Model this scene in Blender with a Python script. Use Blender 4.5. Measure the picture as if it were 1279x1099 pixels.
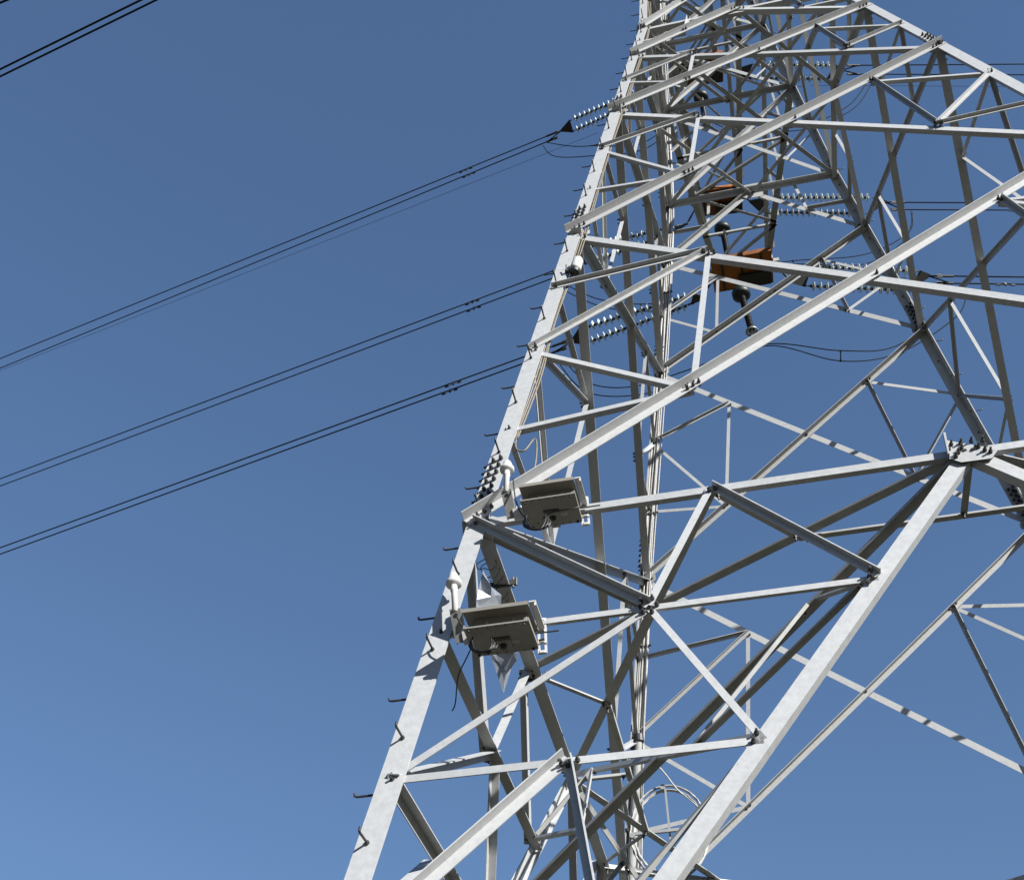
import bpy, bmesh, math, random
from mathutils import Vector, Matrix
random.seed(7)
for o in list(bpy.data.objects): bpy.data.objects.remove(o)
scene = bpy.context.scene
COL = scene.collection

# ------------------------------------------------------------------ camera
U = 4.0          # metres per survey unit (survey origin = point where the four legs would meet)
ZG = 8.008       # survey height of the ground under the camera
FPX, PW, PH = 1350.935, 1279.0, 1099.0
CR = Vector((0.97575, 0.21887, 0.000367)); CD = Vector((-0.153673, 0.686283, -0.710915)); CF = Vector((-0.155851, 0.693622, 0.703278))
CR.normalize(); CF = (CF - CR * CF.dot(CR)).normalized(); CD = CF.cross(CR).normalized()
CAM = Vector((-0.53708, -2.80713, -7.60797))
def W(p): return Vector((p[0] * U, p[1] * U, (p[2] + ZG) * U))
cam_data = bpy.data.cameras.new('camera'); cam = bpy.data.objects.new('camera', cam_data); COL.objects.link(cam)
cam_data.sensor_width = 36; cam_data.lens = 36 * FPX / PW; cam_data.clip_end = 6000; cam_data.clip_start = 0.05
M = Matrix((CR, -CD, -CF)).transposed().to_4x4(); M.translation = W(CAM); cam.matrix_world = M
scene.camera = cam

# ------------------------------------------------------------------ light
SUN = Vector((1.18, -0.82, 0.76)).normalized()
elev = math.asin(SUN.z)
world = bpy.data.worlds.new('World'); scene.world = world; world.use_nodes = True
nt = world.node_tree; bg = nt.nodes['Background']
sky = nt.nodes.new('ShaderNodeTexSky'); sky.sky_type = 'NISHITA'; sky.sun_disc = False
sky.sun_elevation = elev; sky.sun_rotation = math.atan2(SUN.x, SUN.y)
sky.altitude = 2000; sky.air_density = 1.6; sky.dust_density = 0.0; sky.ozone_density = 8.0
gam = nt.nodes.new('ShaderNodeGamma'); gam.inputs[1].default_value = 0.62
tint = nt.nodes.new('ShaderNodeMixRGB'); tint.blend_type = 'MULTIPLY'; tint.inputs[0].default_value = 1.0; tint.inputs[2].default_value = (0.84, 0.965, 1.18, 1)   # white balance
hs = nt.nodes.new('ShaderNodeHueSaturation'); hs.inputs['Saturation'].default_value = 1.0; nt.links.new(sky.outputs[0], hs.inputs['Color']); nt.links.new(hs.outputs[0], gam.inputs[0]); nt.links.new(gam.outputs[0], tint.inputs[1]); nt.links.new(tint.outputs[0], bg.inputs[0]); bg.inputs[1].default_value = 0.0775
sd = bpy.data.lights.new('sun', 'SUN'); sd.energy = 5.0; sd.angle = math.radians(0.5); sd.color = (1.0, 0.972, 0.93)
sun = bpy.data.objects.new('sun', sd); COL.objects.link(sun)
sun.rotation_euler = SUN.to_track_quat('Z', 'Y').to_euler(); sun.location = (0, 0, 80)
scene.view_settings.view_transform = 'Standard'; scene.view_settings.look = 'None'; scene.view_settings.exposure = 1.1; scene.view_settings.gamma = 1

# ------------------------------------------------------------------ materials
def mat(name, col, rough=0.5, metal=0.0, noise=0.0, scale=8.0, dirt=None, spec=0.5, trans=0.0, bump=0.0, alpha=1.0):
    col = tuple(c * 0.61 for c in col)      # reflectances measured against the exposure of 1.1
    m = bpy.data.materials.new(name); m.use_nodes = True; t = m.node_tree; b = t.nodes['Principled BSDF']
    b.inputs['Base Color'].default_value = (*col, 1); b.inputs['Roughness'].default_value = rough; b.inputs['Metallic'].default_value = metal
    b.inputs['Specular IOR Level'].default_value = spec
    if trans: b.inputs['Transmission Weight'].default_value = trans
    if alpha < 1: b.inputs['Alpha'].default_value = alpha
    if noise:
        tc = t.nodes.new('ShaderNodeTexCoord'); n = t.nodes.new('ShaderNodeTexNoise'); n.inputs['Scale'].default_value = scale
        n.inputs['Detail'].default_value = 6; n.inputs['Roughness'].default_value = 0.65
        oi = t.nodes.new('ShaderNodeObjectInfo'); ad = t.nodes.new('ShaderNodeMath'); ad.operation = 'MULTIPLY_ADD'
        t.links.new(oi.outputs['Random'], ad.inputs[0]); ad.inputs[1].default_value = 0.45; ad.inputs[2].default_value = -0.22
        r = t.nodes.new('ShaderNodeValToRGB'); r.color_ramp.elements[0].position = 0.3; r.color_ramp.elements[1].position = 0.72
        lo = dirt if dirt else tuple(c * (1 - noise) for c in col)
        r.color_ramp.elements[0].color = (*lo, 1); r.color_ramp.elements[1].color = (*[min(1, c * (1 + noise * 0.35)) for c in col], 1)
        t.links.new(tc.outputs['Object'], n.inputs['Vector'])
        sm = t.nodes.new('ShaderNodeMath'); sm.operation = 'ADD'; t.links.new(n.outputs['Fac'], sm.inputs[0]); t.links.new(ad.outputs[0], sm.inputs[1])
        t.links.new(sm.outputs[0], r.inputs['Fac']); t.links.new(r.outputs['Color'], b.inputs['Base Color'])
        n2 = t.nodes.new('ShaderNodeTexNoise'); n2.inputs['Scale'].default_value = scale * 2.5; t.links.new(tc.outputs['Object'], n2.inputs['Vector'])
        mr = t.nodes.new('ShaderNodeMapRange'); mr.inputs['To Min'].default_value = max(0.05, rough - 0.12); mr.inputs['To Max'].default_value = min(1, rough + 0.15)
        t.links.new(n2.outputs['Fac'], mr.inputs['Value']); t.links.new(mr.outputs['Result'], b.inputs['Roughness'])
        if bump:
            bp = t.nodes.new('ShaderNodeBump'); bp.inputs['Strength'].default_value = bump; bp.inputs['Distance'].default_value = 0.004
            t.links.new(n2.outputs['Fac'], bp.inputs['Height']); t.links.new(bp.outputs['Normal'], b.inputs['Normal'])
    return m
STEEL = mat('galvanised_steel', (0.61, 0.625, 0.63), 0.45, 0.05, 0.17, 20.0, bump=0.05)
STEEL2 = mat('galvanised_steel_weathered', (0.52, 0.53, 0.52), 0.5, 0.03, 0.25, 7.0, bump=0.05)
BOLT = mat('bolt_steel', (0.07, 0.07, 0.068), 0.55, 0.2, 0.3, 30)
WIRE = mat('conductor_aluminium_dark', (0.02, 0.024, 0.03), 0.8, 0.0, spec=0.1)
FITTING = mat('fitting_dark_steel', (0.05, 0.05, 0.05), 0.55, 0.3, 0.3, 20)
GLASS = mat('insulator_glass', (0.85, 0.93, 0.90), 0.15, 0.0, trans=0.12, spec=0.8)
CAPM = mat('insulator_cap', (0.10, 0.105, 0.11), 0.5, 0.4)
RUBBER = mat('black_polymer', (0.02, 0.02, 0.022), 0.45)
ORANGE = mat('orange_painted_steel', (0.42, 0.135, 0.01), 0.6, 0.0, 0.5, 3)
GREEN = mat('dark_green_paint', (0.008, 0.02, 0.018), 0.5)
CABINET = mat('beige_cabinet_paint', (0.33, 0.315, 0.27), 0.5, 0.0, 0.12, 12)
CABINET_D = mat('grey_cabinet_front', (0.34, 0.34, 0.32), 0.45, 0.1, 0.15, 10)
WHITE = mat('white_plastic', (0.8, 0.8, 0.78), 0.35)
CABLEW = mat('pale_cable_sheath', (0.62, 0.61, 0.58), 0.5, 0.0, 0.3, 20)
CABLEB = mat('beige_cable_sheath', (0.30, 0.26, 0.19), 0.5, 0.0, 0.3, 20)
FILM = mat('silvery_film', (0.75, 0.8, 0.88), 0.3, 0.35, 0.3, 4)
CONC = mat('concrete', (0.33, 0.32, 0.29), 0.9, 0.0, 0.3, 3)
TWIG = mat('dry_twigs', (0.14, 0.10, 0.06), 0.9)
RING = mat('grading_ring_aluminium', (0.5, 0.5, 0.48), 0.4, 0.5)

def ground_mat():
    m = bpy.data.materials.new('dry_grass_ground'); m.use_nodes = True; t = m.node_tree; b = t.nodes['Principled BSDF']; b.inputs['Roughness'].default_value = 0.95
    tc = t.nodes.new('ShaderNodeTexCoord'); n = t.nodes.new('ShaderNodeTexNoise'); n.inputs['Scale'].default_value = 0.35; n.inputs['Detail'].default_value = 12
    r = t.nodes.new('ShaderNodeValToRGB'); r.color_ramp.elements[0].color = (0.02, 0.024, 0.010, 1); r.color_ramp.elements[1].color = (0.075, 0.06, 0.035, 1)
    r.color_ramp.elements[0].position = 0.35; r.color_ramp.elements[1].position = 0.65
    t.links.new(tc.outputs['Object'], n.inputs['Vector']); t.links.new(n.outputs['Fac'], r.inputs['Fac']); t.links.new(r.outputs['Color'], b.inputs['Base Color'])
    return m

# ------------------------------------------------------------------ helpers
def link(name, bm, m, parent=None, smooth=False, loc=None):
    me = bpy.data.meshes.new(name); bmesh.ops.recalc_face_normals(bm, faces=bm.faces[:]); bm.to_mesh(me); bm.free()
    for mm in (m if isinstance(m, (list, tuple)) else [m]): me.materials.append(mm)
    if smooth:
        for f in me.polygons: f.use_smooth = True
    o = bpy.data.objects.new(name, me); COL.objects.link(o)
    if parent: o.parent = parent
    if loc is not None: o.location = loc
    return o
def empty(name, label, cat, loc, group=None):
    o = bpy.data.objects.new(name, None); COL.objects.link(o); o.location = loc; o.empty_display_size = 0.2
    return tag(o, label, cat, group)
def tag(o, label, cat, group=None):
    o['label'] = label; o['category'] = cat
    if group: o['group'] = group
    return o
def child(name, bm, m, parent, smooth=False):
    o = link(name, bm, m, parent, smooth)
    inv = Vector((0, 0, 0)); q = parent
    while q: inv += q.location; q = q.parent
    o.data.transform(Matrix.Translation(-inv))      # all geometry is made in world metres
    return o
def prism(bm, poly, vec):
    a = [bm.verts.new(p) for p in poly]; b = [bm.verts.new(Vector(p) + vec) for p in poly]; n = len(poly)
    bm.faces.new(a); bm.faces.new(b[::-1])
    for i in range(n): bm.faces.new((a[i], b[i], b[(i + 1) % n], a[(i + 1) % n]))
def loft(bm, A, B):
    a = [bm.verts.new(p) for p in A]; b = [bm.verts.new(p) for p in B]; n = len(A)
    bm.faces.new(a); bm.faces.new(b[::-1])
    for i in range(n): bm.faces.new((a[i], b[i], b[(i + 1) % n], a[(i + 1) % n]))
def box(bm, c, ax, ay, az, sx, sy, sz):
    c = Vector(c); P = [c + ax * (x * sx / 2) + ay * (y * sy / 2) - az * (sz / 2) for x, y in ((-1, -1), (1, -1), (1, 1), (-1, 1))]
    prism(bm, P, az * sz)
def basis(d):
    d = d.normalized(); a = Vector((0, 0, 1)) if abs(d.z) < 0.9 else Vector((1, 0, 0)); u = d.cross(a).normalized(); return d, u, d.cross(u).normalized()
def tube(bm, pts, r, n=8, cap=True):
    pts = [Vector(p) for p in pts]; rings = []
    for i, p in enumerate(pts):
        d = (pts[min(i + 1, len(pts) - 1)] - pts[max(i - 1, 0)]).normalized()
        if i == 0: _, u, v = basis(d)
        else: u = (u - d * u.dot(d)).normalized(); v = d.cross(u)
        rr = r[i] if isinstance(r, (list, tuple)) else r
        rings.append([bm.verts.new(p + (u * math.cos(2 * math.pi * k / n) + v * math.sin(2 * math.pi * k / n)) * rr) for k in range(n)])
    for a, b in zip(rings, rings[1:]):
        for k in range(n): bm.faces.new((a[k], a[(k + 1) % n], b[(k + 1) % n], b[k]))
    if cap: bm.faces.new(rings[0][::-1]); bm.faces.new(rings[-1])
def lathe(bm, base, axis, prof, n=14):
    d, u, v = basis(axis); rings = []
    for h, r in prof:
        rings.append([bm.verts.new(base + d * h + (u * math.cos(2 * math.pi * k / n) + v * math.sin(2 * math.pi * k / n)) * max(r, 1e-4)) for k in range(n)])
    for a, b in zip(rings, rings[1:]):
        for k in range(n): bm.faces.new((a[k], a[(k + 1) % n], b[(k + 1) % n], b[k]))
    bm.faces.new(rings[0][::-1]); bm.faces.new(rings[-1])
def bolt(bm, p, n, L=0.045, r=0.017):
    # hexagonal nut with the threaded end standing out of it
    tube(bm, [p - n * 0.004, p + n * r * 1.3], r, 6); tube(bm, [p + n * r * 1.25, p + n * L], r * 0.55, 6)
def smoothpath(pts, k=8):
    pts = [Vector(p) for p in pts]; out = []
    for i in range(len(pts) - 1):
        p0 = pts[max(i - 1, 0)]; p1 = pts[i]; p2 = pts[i + 1]; p3 = pts[min(i + 2, len(pts) - 1)]
        for j in range(k):
            t = j / k; out.append(0.5 * ((2 * p1) + (p2 - p0) * t + (2 * p0 - 5 * p1 + 4 * p2 - p3) * t * t + (3 * p1 - p0 - 3 * p2 + p3) * t ** 3))
    out.append(pts[-1]); return out

# ------------------------------------------------------------------ survey of the tower (units)
MS, RY = 6.13408, 1.13281
def hw(z):                           # half width across x at survey height z
    if z <= ZW: return -z / MS
    return TW + (z - ZW) * -0.080
TW = 0.44216; ZW = -TW * MS
LV = {0: -0.504195 * MS, 1: -0.613746 * MS, 2: -0.782315 * MS, 3: -MS}
ZF = -7.75
SG = {'A': (-1, -1), 'B': (1, -1), 'C': (1, 1), 'D': (-1, 1)}
FACES = {'AB': ('A', 'B', (0, MS, -RY)), 'BC': ('B', 'C', (-MS, 0, -1)), 'CD': ('C', 'D', (0, -MS, -RY)), 'DA': ('D', 'A', (MS, 0, -1))}
def ramp(z): t = min(1, max(0, (-3.6 - z) / 1.0)); return t
def coff(k, z):                      # how far the surveyed corners stand off the ideal pyramid (units)
    return {'C': (0.0, 0.012), 'D': (-0.022, 0.026)}.get(k, (0.0, 0.0))[0] * ramp(z), {'C': (0.0, 0.012), 'D': (-0.022, 0.026)}.get(k, (0.0, 0.0))[1] * ramp(z)
def corner(k, z):
    w = hw(z); o = coff(k, z); return Vector((SG[k][0] * w + o[0], SG[k][1] * w * RY + o[1], z))
def fp(f, s, z):
    a, b, _ = FACES[f]; return corner(a, z).lerp(corner(b, z), (s + 1) / 2)
def outn(f):
    v = Vector(FACES[f][2]); return -v.normalized()
for f in FACES:       # outward normals: away from the axis, leaning up
    n = outn(f); c = fp(f, 0, -6)
    FACES[f] = FACES[f][:2] + (tuple(n if (n.x * c.x + n.y * c.y) > 0 else -n),)
def N(f): return Vector(FACES[f][2])
def at(x, y, f=None, plane=None):    # a surveyed image point carried onto one of the tower's planes
    r = CR * ((x - PW / 2) / FPX) + CD * ((y - PH / 2) / FPX) + CF
    n, d = (N(f), 0.0) if f else plane
    return CAM + r * ((d - n.dot(CAM)) / n.dot(r))

def angle(bm, P, Q, n, w, t, layer='i', prot=-1, heel='u', tl=0.016, ext=0.0, w2=None, bolts=2, boltn=None, gap=0.0, xb=()):
    """steel angle from P to Q (survey units) lying in the face with outward normal n.
    layer o = bolted on the outside of the leg flange, i = behind it; prot = side to which the free flange stands;
    heel u/l = the edge of the in-plane flange that carries it."""
    P = W(P); Q = W(Q); d = (Q - P).normalized(); P = P - d * ext; Q = Q + d * ext
    n = n.normalized(); n = (n - d * n.dot(d)).normalized(); v = d.cross(n).normalized()
    if v.z < -1e-6 or (abs(v.z) < 1e-6 and v.y < 0): v = -v
    if heel == 'l': v = -v
    if heel == 's' and v.x < 0: v = -v
    if heel == 'w' and v.x > 0: v = -v
    w2 = w2 or w
    o0 = (0.001 + gap) if layer == 'o' else (-tl - t - 0.001 - gap)
    h = v * (w / 2)
    a0 = n * o0; a1 = n * (o0 + t)
    outer = a1 if prot < 0 else a0       # face of in-plane flange away from the free flange
    inner = a0 if prot < 0 else a1
    e = n * (prot * (w2 - t))
    poly = [h + outer, h + inner + e, h + inner + e - v * t, h + inner - v * t, -h + inner, -h + outer]
    loft(bm, [P + q for q in poly], [Q + q for q in poly])
    if bolts:
        nb = n if boltn is None else boltn
        base = n * (o0 + t) if nb.dot(n) > 0 else n * o0
        for k in range(bolts):
            for E, s in ((P, 1), (Q, -1)):
                bolt(bm, E + d * s * (0.06 + ext + 0.075 * k) + base - v * 0.008, nb, 0.045 + 0.01 * random.random(), 0.017)
        for X, k in xb:
            for j in range(k): bolt(bm, W(X) + d * (j - (k - 1) / 2) * 0.07 + base - v * 0.01, nb, 0.05, 0.018)
            for j in range(k): bolt(bm, W(X) + d * (j - (k - 1) / 2) * 0.07 + base - nb * t - v * 0.01, -nb, 0.03, 0.018)

TWR = empty('lattice_tower', 'tall galvanised steel lattice pylon that fills the right half of the sky', 'pylon', W((0, 0, -ZG)))
TWR.location = Vector((0, 0, 0))

# ---- legs
LSH = {'A': -0.035, 'B': -0.06, 'C': 0.0, 'D': -0.02}     # heel of the leg angle outside the bolt lines, metres
def legpt(k, z, dx=0, dy=0):
    sx, sy = SG[k]; return W(corner(k, z)) - Vector((sx * (dx + LSH[k]), sy * dy, 0))
def leg_seg(bm, k, z0, z1, b, t):
    for za, zb in ((z0, z1),):
        poly = [(0, 0), (b, 0), (b, t), (t, t), (t, b), (0, b)]
        loft(bm, [legpt(k, za, x, y) for x, y in poly], [legpt(k, zb, x, y) for x, y in poly])
ZTOP = 2.1
def legdir(k, z): return (legpt(k, z + 0.05) - legpt(k, z)).normalized()
LEGW = [(ZF, LV[3] + 0.10, 0.175), (LV[3] + 0.10, LV[2] + 0.10, 0.17), (LV[2] + 0.10, LV[1] + 0.07, 0.17), (LV[1] + 0.07, ZW, 0.16), (ZW, -1.2, 0.15), (-1.2, 0.0, 0.14), (0.0, ZTOP, 0.11)]
LEGS = {}
for k in 'ABCD':
    bm = bmesh.new()
    for z0, z1, b in LEGW: leg_seg(bm, k, z0, z1, b, 0.016)
    o = child('leg', bm, STEEL, TWR); LEGS[k] = o
    fx = Vector((0, SG[k][1], 0)); fy = Vector((SG[k][0], 0, 0))       # outward side of the two flanges
    for zc, rows in ((LV[3] + 0.14, 6), (LV[2] + 0.10, 6), (LV[1] + 0.07, 6), (ZW + 0.03, 4), (-1.2, 4)):
        bm = bmesh.new(); d = legdir(k, zc)
        b = [q[2] for q in LEGW if q[0] <= zc < q[1]][0]
        c = legpt(k, zc)
        L = rows * 0.1 + 0.04
        ex = Vector((-SG[k][0], 0, 0)); ey = Vector((0, -SG[k][1], 0))
        for e, nn in ((ex, fx), (ey, fy)):
            P0 = c + e * 0.03 - nn * 0.0175 - d * L / 2; box(bm, c + e * (0.02 + b * 0.46) - nn * 0.024, e, nn, d, b * 0.8, 0.012, L)
            for r_ in range(rows):
                for q in range(2):
                    u_ = 0.3 + 0.36 * q
                    p = c + e * (b * u_) + d * ((r_ - (rows - 1) / 2) * 0.1 + 0.03 * q)
                    bolt(bm, p, nn, 0.055, 0.02); bolt(bm, p - nn * 0.03, -nn, 0.032, 0.023)
        child('splice_plate', bm, [STEEL2], o)
        # give the bolts the darker steel
        me = o.children[-1].data; me.materials.append(BOLT)
        for pl in me.polygons:
            if pl.area < 0.0045: pl.material_index = 1
    bm = bmesh.new(); c = legpt(k, ZF); box(bm, c - Vector((SG[k][0] * 0.08, SG[k][1] * 0.08, -0.02)), Vector((1, 0, 0)), Vector((0, 1, 0)), Vector((0, 0, 1)), 0.5, 0.5, 0.03)
    child('base_plate', bm, STEEL2, o)

# step bolts on legs A and C (alternating flanges)
def stepbolt(k, z, flange):
    bm = bmesh.new(); b = [q[2] for q in LEGW if q[0] <= z < q[1]][0]
    c = legpt(k, z); e = Vector((-SG[k][0], 0, 0)); nn = Vector((0, SG[k][1], 0))
    if flange: e = Vector((0, -SG[k][1], 0)); nn = Vector((SG[k][0], 0, 0))
    p = c + e * (b * 0.42); d = legdir(k, z)
    L = 0.17
    tube(bm, [p - nn * 0.03, p + nn * (L - 0.02), p + nn * (L - 0.004) + d * 0.008, p + nn * (L + 0.004) + d * 0.03 + e * -0.0], 0.0085, 7)
    tube(bm, [p, p + nn * 0.014], 0.016, 6); tube(bm, [p - nn * 0.03, p - nn * 0.017], 0.016, 6)
    child('step_bolt', bm, BOLT, LEGS[k])
for k in 'AC':
    i = 0; z = -7.46
    while z < 0.2:
        stepbolt(k, z, i % 2); i += 1; z += 0.0975

# ---- face bracing
T = 0.009
def member(name, f, P, Q, w, m=STEEL, **kw):
    bm = bmesh.new(); angle(bm, P, Q, N(f), w, kw.pop('t', T), **kw)
    o = child(name, bm, [m, BOLT], TWR)
    for pl in o.data.polygons:
        if pl.area < 0.0012: pl.material_index = 1
    return o
OU = dict(layer='o', prot=1, heel='u'); IL = dict(layer='i', prot=-1, heel='l'); IU = dict(layer='i', prot=-1, heel='u'); IS = dict(layer='i', prot=-1, heel='s'); IW = dict(layer='i', prot=-1, heel='w')
# how the angles are turned on every face: two diagonals, then the struts of the left and right triangles seen from outside
ST = {'AB': (OU, IL, OU, IL), 'CD': (OU, IU, OU, IU), 'BC': (IU, IL, IL, IU), 'DA': (IL, IU, IU, IL)}
SS = {'AB': {-1: dict(EG=IW, ME=OU, QE=OU, MG=IL, QG=IL), 1: dict(EG=OU, ME=IL, QE=IL, MG=OU, QG=OU)},
      'CD': {-1: dict(EG=IS, ME=OU, QE=OU, MG=OU, QG=IU), 1: dict(EG=OU, ME=IU, QE=IU, MG=OU, QG=OU)},
      'BC': {-1: dict(EG=IU, ME=IL, QE=IL, MG=IU, QG=IU), 1: dict(EG=IS, ME=IU, QE=IL, MG=IL, QG=IL)},
      'DA': {-1: dict(EG=IW, ME=IL, QE=IL, MG=IL, QG=IU), 1: dict(EG=IU, ME=IU, QE=IU, MG=IU, QG=IL)}}
def lerp(a, b, t): return a + (b - a) * t
DW = {'AB': ((0.10, 0.10), (0.11, 0.065)), 'CD': ((0.10, 0.08), (0.08, 0.15)), 'BC': ((0.08, 0.06), (0.10, 0.125)), 'DA': ((0.11, 0.125), (0.11, 0.11))}
def xpanel(f, u, l, quarters):
    zu, zl = LV[u], LV[l]; wu, wl = hw(zu), hw(zl); t = wu / (wu + wl); zx = zu + (zl - zu) * t; (wa, wa2), (wb, wb2) = DW[f]
    X = fp(f, 0, zx); s1, s2, s3, s4 = ST[f]
    UL, UR, LL, LR = fp(f, -1, zu), fp(f, 1, zu), fp(f, -1, zl), fp(f, 1, zl)
    sh = 0.045 / U                                                    # the two diagonals of a node are bolted one above the other
    dz = Vector((0, 0, 1))
    nodes = lambda a, b: [(lerp(a, X, .5), 3 if u else 2), (lerp(b, X, .5), 2 if u else 1), (X, 1)]
    member('diagonal_brace', f, LL + dz * sh * 0.4, UR + dz * sh * 0.2, wa, w2=wa2, **s1, bolts=3, ext=0.05, xb=nodes(LL, UR))
    member('diagonal_brace', f, UL - dz * sh, LR - dz * sh, wb, w2=wb2, **s2, bolts=3, ext=-0.03, xb=nodes(UL, LR))
    sw = 0.062 if u == 2 else 0.056
    for sd, U0, L0 in ((-1, UL, LL), (1, UR, LR)):
        E = lerp(U0, X, 0.5); G = lerp(L0, X, 0.5); mid = lerp(U0, L0, 0.36 if u == 1 else 0.5)
        q = SS[f][sd]
        member('strut', f, E, G, sw, **q['EG'], bolts=1)
        member('strut', f, mid, E, sw, **q['ME'], bolts=1)
        member('strut', f, mid, G, sw, **q['MG'], bolts=1)
        if u == 2: member('strut', f, lerp(U0, mid, 0.52), E, sw * 0.95, **q['QE'], bolts=1)
        if u >= 1: member('strut', f, lerp(mid, L0, 0.52), G, sw * 0.95, **q['QG'], bolts=1)
for f in FACES:
    for u in (0, 1, 2): xpanel(f, u, u + 1, True)
# panel under the waist: inverted K to the middle of the waist beam
for f in FACES:
    s1, s2, s3, s4 = ST[f]; Mw = fp(f, 0, ZW + 0.0)
    member('diagonal_brace', f, fp(f, -1, LV[0]), Mw, 0.1, **s1, bolts=2)
    member('diagonal_brace', f, fp(f, 1, LV[0] - 0.01), Mw, 0.1, **s2, bolts=2)
    member('horizontal_brace', f, fp(f, -1, ZW), fp(f, 1, ZW), 0.11, **s2, bolts=2, gap=0.011)
    for sd in (-1, 1):
        Mk = lerp(fp(f, sd, LV[0]), Mw, 0.5)
        member('strut', f, Mk, fp(f, sd, lerp(LV[0], ZW, 0.5)), 0.06, **s4, bolts=1)
        member('strut', f, Mk, fp(f, sd * 0.5, ZW), 0.06, **s3, bolts=1)
# level 3 and the K frame down to the feet
def kx(z): return (LV[3] - z) / (LV[3] - ZF)          # fraction of the way down
def kpt(f, sd, z):                                    # on the K leg of a face
    k = kx(z); return lerp(fp(f, 0, LV[3]), fp(f, sd, ZF), k)
Z1, Z2, Z3, Z4 = -6.445, -6.76, -7.09, -7.42
for f in FACES:
    s1, s2, s3, s4 = ST[f]; P = fp(f, 0, LV[3]); a = dict(layer='i', prot=-1, heel='l'); o_ = dict(layer='o', prot=1, heel='u')
    for sd in (-1, 1):
        C3 = fp(f, sd, LV[3])
        member('horizontal_brace', f, C3, P, 0.08 if f in ('AB', 'CD') else 0.10, **a, bolts=2, gap=0.002, w2=0.05 if f in ('AB', 'CD') else 0.14)
        member('diagonal_brace', f, P, fp(f, sd, ZF), 0.115, t=0.012, layer='i', prot=-1, heel='l', bolts=0, w2=0.085)
        Mq = lerp(C3, P, 0.5); K1, K2, K3, K4 = (kpt(f, sd, z) for z in (Z1, Z2, Z3, Z4))
        L1, L2, L3, L4 = (fp(f, sd, z) for z in (Z1, Z2, Z3, Z4))
        N1 = lerp(L1, K1, 0.5); N2 = lerp(L2, K2, 0.5); N3 = lerp(L3, K3, 0.5)
        for p, q, w, st in ((C3, N1, 0.085, dict(layer='o', prot=1, heel='u')), (Mq, N1, 0.07, dict(layer='o', prot=-1, heel='u')), (Mq, K1, 0.07, o_),
                            (L1, N1, 0.065, a), (N1, K1, 0.065, a), (N1, K2, 0.065, dict(layer='i', prot=-1, heel='u')), (L2, N1, 0.07, dict(layer='i', prot=-1, heel='u', gap=0.01)),
                            (L2, N2, 0.07, IU), (N2, K2, 0.07, IU), (L3, N2, 0.1, dict(layer='o', prot=1, heel='u')), (N2, K3, 0.075, o_),
                            (L3, N3, 0.07, a), (N3, K3, 0.07, a), (L4, N3, 0.08, o_), (N3, K4, 0.07, o_), (L4, K4, 0.06, a)):
            member('web_member', f, p, q, w * (0.8 if f in ('AB', 'CD') else 1.15), **st, bolts=1, w2=(0.028 if f in ('AB', 'CD') else 0.10) if st is a else None)
# inner diaphragm at level 3 (plan bracing) and hip bracing inside each corner
UP = Vector((0, 0, 1))
def plan(name, P, Q, w, **kw):
    bm = bmesh.new(); angle(bm, P, Q, UP, w, 0.008, layer='i', prot=kw.get('prot', 1), heel=kw.get('heel', 'u'), tl=kw.get('tl', 0.0), bolts=1, boltn=-UP, w2=kw.get('w2'))
    o = child(name, bm, [STEEL2, BOLT], TWR)
    for pl in o.data.polygons:
        if pl.area < 0.0012: pl.material_index = 1
z3 = LV[3]
def d3(x, y): return Vector((x * hw(z3), y * hw(z3) * RY, z3 - 0.004))
for sx in (-1, 1):
    for sy in (-1, 1):
        plan('plan_brace', d3(0, sy), d3(sx, sy * .5), 0.095, tl=0.0 if sy < 0 else 0.09)
        plan('plan_brace', d3(sx * .5, sy), d3(sx, 0), 0.095, tl=0.012)
        plan('plan_brace', d3(sx, sy), d3(sx * .667, sy * .667), 0.075, tl=0.03, prot=-1, heel='u', w2=0.03)
        plan('plan_brace', d3(sx * .5, sy), d3(sx * .333, sy * .833), 0.05, tl=0.03)
        plan('plan_brace', d3(sx, sy * .5), d3(sx * .833, sy * .333), 0.05, tl=0.03)
for s in (-1, 1):
    if s < 0: plan('plan_brace', d3(-.333, s * .833), d3(.333, s * .833), 0.06, tl=0.03)
    if s < 0: plan('plan_brace', d3(0, s), d3(0, s * .833), 0.055, tl=0.042)
    plan('plan_brace', d3(s * .833, -.333), d3(s * .833, .333), 0.06, tl=0.03); plan('plan_brace', d3(s, 0), d3(s * .833, 0), 0.055, tl=0.042)
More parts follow.
